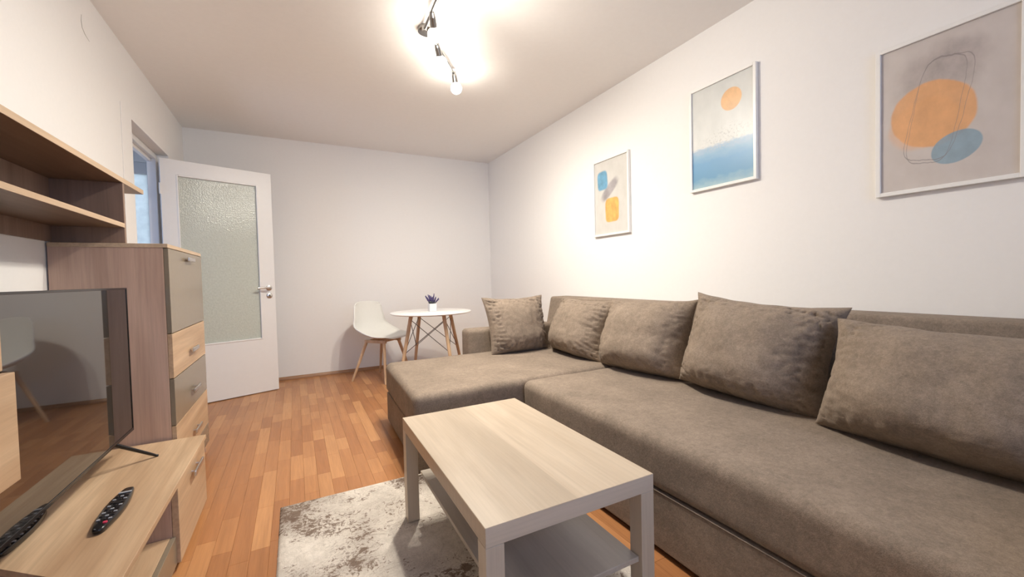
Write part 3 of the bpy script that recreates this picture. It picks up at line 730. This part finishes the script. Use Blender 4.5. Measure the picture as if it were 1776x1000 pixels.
# ------------------------------------------------------------------ remote controls
def remote(label, p0, p1, wd_, btn='red'):
    p0, p1 = Vector(p0), Vector(p1); d = p1-p0; L = d.length
    r = empty('remote_control', (*((p0+p1)/2).xy, QZ+0.0005), math.atan2(d.y, d.x)-PI/2)
    tag(r, label, 'remote control', 'remote controls on the console')
    def outline(k, z, n=40):
        out = []
        for i in range(n):
            a_ = 2*PI*i/n; c_, s_ = math.cos(a_), math.sin(a_)
            y = L/2*k*math.copysign(abs(s_)**0.62, s_)
            wloc = wd_/2*(0.86+0.14*math.cos(y/L*2.2*PI))*(1.0-0.10*(y/L))
            x = wloc*k*math.copysign(abs(c_)**0.55, c_)
            out.append((x, y, z))
        return out
    bm = bmesh.new(); rings = [[bm.verts.new(p) for p in outline(k, z)] for k, z in ((0.90, 0.0), (0.98, 0.004), (1.0, 0.010), (0.985, 0.015), (0.93, 0.018), (0.5, 0.0192))]
    for A, B in zip(rings, rings[1:]):
        for i in range(40): bm.faces.new((A[i], A[(i+1) % 40], B[(i+1) % 40], B[i]))
    bm.faces.new(rings[0][::-1]); bm.faces.new(rings[-1])
    obj('body', bm, M['blackgloss'], r, smooth=True)
    bm = bmesh.new(); add_box(bm, (-wd_*0.30, L*0.30, 0.0185), (wd_*0.30, L*0.335, 0.0212), 0.001, 1); obj('bar_button', bm, M['rubber'], r)
    for row in range(8):
        for cx_ in (-1, 0, 1):
            y = L*0.22-row*L*0.075
            if row == 2 and cx_ == 0: continue
            bm = bmesh.new(); add_box(bm, (cx_*wd_*0.24-0.0045, y-0.003, 0.0178), (cx_*wd_*0.24+0.0045, y+0.003, 0.0210), 0.001, 1)
            obj('button', bm, M['rubber'] if (row+cx_) % 2 == 0 else M['black'], r)
    bm = bmesh.new(); add_lathe(bm, [(0.011, 0.0185), (0.011, 0.0208), (0.009, 0.0215), (0, 0.0215)], (0, L*0.07, 0), 20); obj('navigation_ring', bm, M['black'], r)
    bm = bmesh.new(); add_lathe(bm, [(0.0055, 0.017), (0.0055, 0.0215), (0.004, 0.0222), (0, 0.0222)], (wd_*0.16, -L*0.385, 0), 16); obj('power_button', bm, M[btn], r)
    return r
remote('black remote control lying out in front of the television, red button showing', (-0.527, 1.585, 0), (-0.530, 1.872, 0), 0.056)
remote('black remote control tucked under the lower edge of the television', (-0.717, 1.58, 0), (-0.723, 1.82, 0), 0.045, 'black')

# ------------------------------------------------------------------ pictures
def picture(label, y0, y1, z0, z1, art):
    yc, zc = (y0+y1)/2, (z0+z1)/2; w, h = y1-y0, z1-z0
    r = empty('framed_picture', (XR, yc, z0)); tag(r, label, 'picture', 'framed prints above the sofa')
    f = 0.017; bm = bmesh.new(); T = 0.024
    for lo, hi in (((-T, -w/2, 0), (-0.001, -w/2+f, h)), ((-T, w/2-f, 0), (-0.001, w/2, h)), ((-T, -w/2+f, 0), (-0.001, w/2-f, f)), ((-T, -w/2+f, h-f), (-0.001, w/2-f, h))): add_box(bm, lo, hi, 0.0012)
    obj('frame', bm, M['frame'], r)
    me = bpy.data.meshes.new('print'); g = 0.014; xx = -0.014
    me.from_pydata([(xx, w/2-g, g), (xx, -w/2+g, g), (xx, -w/2+g, h-g), (xx, w/2-g, h-g)], [], [(0, 1, 2, 3)])
    uv = me.uv_layers.new(name='UVMap')
    for i, c_ in enumerate(((0, 0), (1, 0), (1, 1), (0, 1))): uv.data[i].uv = c_
    me.materials.append(art); o = bpy.data.objects.new('art_print', me); COL.objects.link(o); o.parent = r
    box('backing', (-0.0135, -w/2+g, g), (-0.004, w/2-g, h-g), M['frame'], r)
picture('white-framed print of blue, grey and ochre blocks, smallest in view, above the chaise', 2.399, 2.828, 1.375, 2.018, M['art1'])
picture('white-framed print of an orange sun over blue sea, hung higher than its neighbours', 1.402, 1.841, 1.570, 2.225, M['art2'])
picture('white-framed print of an orange oval and a blue oval with thin scribbled loops', 0.434, 0.866, 1.364, 2.005, M['art3'])

# ------------------------------------------------------------------ round table, chair, lavender
RTX, RTY, RTZ = 1.205, 4.03, 0.722
rtb = empty('round_table', (RTX, RTY, 0)); tag(rtb, 'round white dining table on four splayed beech legs with wire cross-braces', 'table')
bm = bmesh.new(); add_lathe(bm, [(0, RTZ-0.018), (0.385, RTZ-0.018), (0.396, RTZ-0.014), (0.401, RTZ-0.008), (0.399, RTZ-0.002), (0.394, RTZ), (0, RTZ)], n=72)
sharp(obj('tabletop', bm, M['tabletop'], rtb), 30)
ph = math.radians(15); tops, feet = [], []
for k in range(4):
    a_ = ph+k*PI/2; u_ = Vector((math.cos(a_), math.sin(a_), 0))
    tops.append(u_*0.225+Vector((0, 0, RTZ-0.020))); feet.append(u_*0.385)
for k in range(4):
    bm = bmesh.new(); add_path(bm, [feet[k], feet[k].lerp(tops[k], 0.5), tops[k]], [0.0125, 0.0165, 0.019], 14); sharp(obj('leg', bm, M['beech'], rtb), 50)
for k in range(4):
    j = (k+1) % 4
    for a_, b_2 in ((k, j), (j, k)):
        off = Vector((0, 0, 0.006 if a_ == k else -0.006))
        bm = bmesh.new(); add_tube(bm, tops[a_].lerp(feet[a_], 0.07)+off, tops[b_2].lerp(feet[b_2], 0.52)+off, 0.0035, n=8)
        obj('brace_rod', bm, M['darksteel'], rtb)
bm = bmesh.new()
for k in range(4): add_tube(bm, tops[k]+Vector((0, 0, -0.012)), tops[(k+1) % 4]+Vector((0, 0, -0.012)), 0.005, n=8)
obj('top_ring', bm, M['darksteel'], rtb)

chair = empty('dining_chair', (0.80, 4.50, 0), math.atan2(-0.77, 0.64)-PI/2)
tag(chair, 'white moulded shell chair on splayed beech legs beside the round table', 'chair')
prof = [(-0.235, 0.825, .185), (-0.231, 0.78, .205), (-0.224, 0.71, .220), (-0.213, 0.64, .234), (-0.196, 0.575, .247), (-0.165, 0.52, .257), (-0.115, 0.478, .262), (-0.04, 0.452, .260), (0.05, 0.444, .252), (0.13, 0.446, .240), (0.19, 0.450, .222), (0.215, 0.445, .195), (0.222, 0.437, .17)]
bm = bmesh.new(); NS = 16; rows = []
def catm(P_, t_):
    i = min(int(t_), len(P_)-2); f = t_-i
    p = [P_[max(i-1, 0)], P_[i], P_[i+1], P_[min(i+2, len(P_)-1)]]
    return [0.5*((2*p[1][d])+(-p[0][d]+p[2][d])*f+(2*p[0][d]-5*p[1][d]+4*p[2][d]-p[3][d])*f*f+(-p[0][d]+3*p[1][d]-3*p[2][d]+p[3][d])*f**3) for d in range(3)]
NT_ = 40
for i in range(NT_+1):
    tt = i/NT_*(len(prof)-1); y, z, hw = catm(prof, tt); row = []
    backness = max(0, min(1, (6.0-tt)/3.0)); seatness = 1-backness
    wing = math.exp(-((tt-6.2)/2.0)**2)
    for j in range(NS+1):
        s = 2*j/NS-1
        row.append(bm.verts.new((hw*s, y+backness*0.055*s*s+wing*0.02*s**4, z+(seatness*0.018*abs(s)**3)+wing*0.050*s**4 - (0.02*abs(s)**3 if i < 3 else 0))))
    rows.append(row)
for A, B in zip(rows, rows[1:]):
    for j in range(NS): bm.faces.new((A[j], A[j+1], B[j+1], B[j]))
o = obj('shell_seat', bm, M['shell'], chair, smooth=True)
md = o.modifiers.new('thickness', 'SOLIDIFY'); md.thickness = 0.009; md.offset = -1
lt = {(-1, 1): (-.115, .12), (1, 1): (.115, .12), (-1, -1): (-.115, -.10), (1, -1): (.115, -.10)}
for (sx, sy_), (tx_, ty_) in lt.items():
    bm = bmesh.new(); a_ = Vector((sx*0.215, sy_*0.215-0.005, 0)); b_2 = Vector((tx_, ty_, 0.418))
    add_path(bm, [a_, a_.lerp(b_2, 0.5), b_2], [0.011, 0.0145, 0.017], 12); sharp(obj('leg', bm, M['beech'], chair), 50)
for sx in (-1, 1):
    bm = bmesh.new(); add_box(bm, (sx*0.118-0.013, -0.12, 0.395), (sx*0.118+0.013, 0.15, 0.425), 0.004, 2); obj('seat_rail', bm, M['beech'], chair)
for y in (-0.06, 0.09):
    bm = bmesh.new(); add_box(bm, (-0.105, y-0.011, 0.400), (0.105, y+0.011, 0.432), 0.003, 1); obj('cross_rail', bm, M['beech'], chair)

pot = empty('potted_lavender', (1.215, 4.02, RTZ+0.0005)); tag(pot, 'small lavender plant in a square white pot on the round table', 'potted plant')
bm = bmesh.new(); add_prism(bm, [(-.036, -.036), (.036, -.036), (.036, .036), (-.036, .036)], 0, 0.078, 0.004, 2)
tf = [f for f in bm.faces if f.normal.z > 0.9 and f.calc_area() > 0.002]
r_ = bmesh.ops.inset_region(bm, faces=tf, thickness=0.006); 
for f in tf:
    for v in f.verts: v.co.z -= 0.012
obj('pot', bm, M['pot'], pot)
rr = random.Random(11)
bm = bmesh.new()
for k in range(60):
    a_ = rr.random()*2*PI; rad = rr.random()*0.025; L_ = rr.uniform(0.03, 0.06); tilt = rr.uniform(0.1, 0.7)
    p0 = Vector((rad*math.cos(a_), rad*math.sin(a_), 0.064)); d = Vector((math.cos(a_)*tilt, math.sin(a_)*tilt, 1)).normalized()
    sd = d.orthogonal().normalized()*0.0025; p1 = p0+d*L_
    q = [bm.verts.new(p0-sd), bm.verts.new(p0+sd), bm.verts.new(p0.lerp(p1, .6)+sd*1.3), bm.verts.new(p1), bm.verts.new(p0.lerp(p1, .6)-sd*1.3)]
    bm.faces.new(q)
tag(obj('foliage', bm, M['leaf'], pot), kind='stuff')
for k in range(16):
    a_ = k*2.4; tilt = 0.15+0.6*(k/16) if k not in (3, 8) else 1.15; rad = 0.006+0.018*(k/16)
    p0 = Vector((rad*math.cos(a_), rad*math.sin(a_), 0.064)); d = Vector((math.cos(a_)*tilt, math.sin(a_)*tilt, 1)).normalized(); L_ = 0.085+0.03*rr.random()
    bm = bmesh.new(); pts = []; rad_ = []
    for i in range(10):
        f = i/9; pts.append(p0+d*L_*f+Vector((0, 0, -0.008*f*f*tilt))); rad_.append(0.0012 if f < 0.35 else (0.0052+0.0022*(i % 2))*(1.15-0.75*(f-0.35)))
    add_path(bm, pts, rad_, 7); obj('flower_spike', bm, M['lav'], pot, smooth=True)

# ------------------------------------------------------------------ ceiling spot lamp
lamp = empty('ceiling_spot_lamp', (0.775, 2.46, H)); tag(lamp, 'chrome jointed ceiling spotlight bar with lit round bulbs', 'ceiling lamp')
ZB = 2.535
J = Vector((0.745, 2.45, ZB))
def R_(o): return rel(o, lamp)
bm = bmesh.new(); add_lathe(bm, [(0, H-0.001-ZB), (0.055, H-0.001-ZB), (0.055, 0.018), (0.045, 0.012), (0, 0.012)], (J.x+0.02, J.y+0.02, ZB), 32); R_(sharp(obj('ceiling_plate', bm, M['chrome']), 40))
B0, B1 = Vector((0.705, 1.80, ZB)), Vector((0.735, 2.42, ZB)); C0, C1 = Vector((0.80, 2.48, ZB)), Vector((1.085, 2.865, ZB))
bm = bmesh.new(); add_tube(bm, B0, B1, 0.010, n=12); R_(sharp(obj('bar', bm, M['chrome']), 40))
bm = bmesh.new(); add_tube(bm, C0, C1, 0.010, n=12); R_(sharp(obj('bar', bm, M['chrome']), 40))
bm = bmesh.new(); add_tube(bm, B1+Vector((0, 0, -.014)), B1+Vector((0, 0, .016)), 0.016, n=16); add_tube(bm, C0+Vector((0, 0, -.014)), C0+Vector((0, 0, .016)), 0.016, n=16); add_tube(bm, B1, C0, 0.008, n=10); R_(sharp(obj('joint', bm, M['chrome']), 40))
def spot(at, bulb, aim):
    at, bulb = Vector(at), Vector(bulb); d = (bulb-at); d.normalize()
    bm = bmesh.new(); k = bulb-d*0.105
    add_path(bm, [at, at.lerp(k, .5)+Vector((0, 0, -.004)), k], 0.005, 8)
    add_tube(bm, k-d*0.008, k+d*0.02, 0.014, 0.019, 18); add_tube(bm, k+d*0.02, bulb-d*0.036, 0.019, 0.019, 18)
    h_ = R_(sharp(obj('spot_holder', bm, M['chrome']), 40))
    bm = bmesh.new(); q = Vector((0, 0, 1)).rotation_difference(-d).to_matrix().to_4x4()
    add_lathe(bm, [(0, -.04)]+[(.04*math.cos(a_), .04*math.sin(a_)) for a_ in [PI*(-.5+i/14) for i in range(1, 13)]]+[(0.016, 0.042), (0, 0.042)], (0, 0, 0), 28, Matrix.Translation(bulb) @ q)
    R_(obj('bulb', bm, M['bulb'], smooth=True))
    ld = bpy.data.lights.new('bulb_light', 'SPOT'); ld.energy = SPOT_W; ld.color = (1.0, 0.945, 0.84); ld.spot_size = math.radians(180); ld.spot_blend = 1.0; ld.shadow_soft_size = 0.035
    lo_ = bpy.data.objects.new('bulb_light', ld); COL.objects.link(lo_); lo_.location = bulb+Vector((0, 0, -0.082)); lo_.rotation_euler = Vector((aim[0], aim[1], -1.0)).to_track_quat('-Z', 'Y').to_euler(); R_(lo_)
spot((0.712, 1.93, ZB), (0.765, 1.985, 2.45), (-0.35, -0.25))
spot((0.728, 2.25, ZB), (0.760, 2.31, 2.45), (0.55, -0.65))
spot((0.855, 2.555, ZB), (0.890, 2.595, 2.455), (-0.2, 0.2))
spot((1.075, 2.85, ZB), (1.095, 2.865, 2.44), (0.25, 0.25))
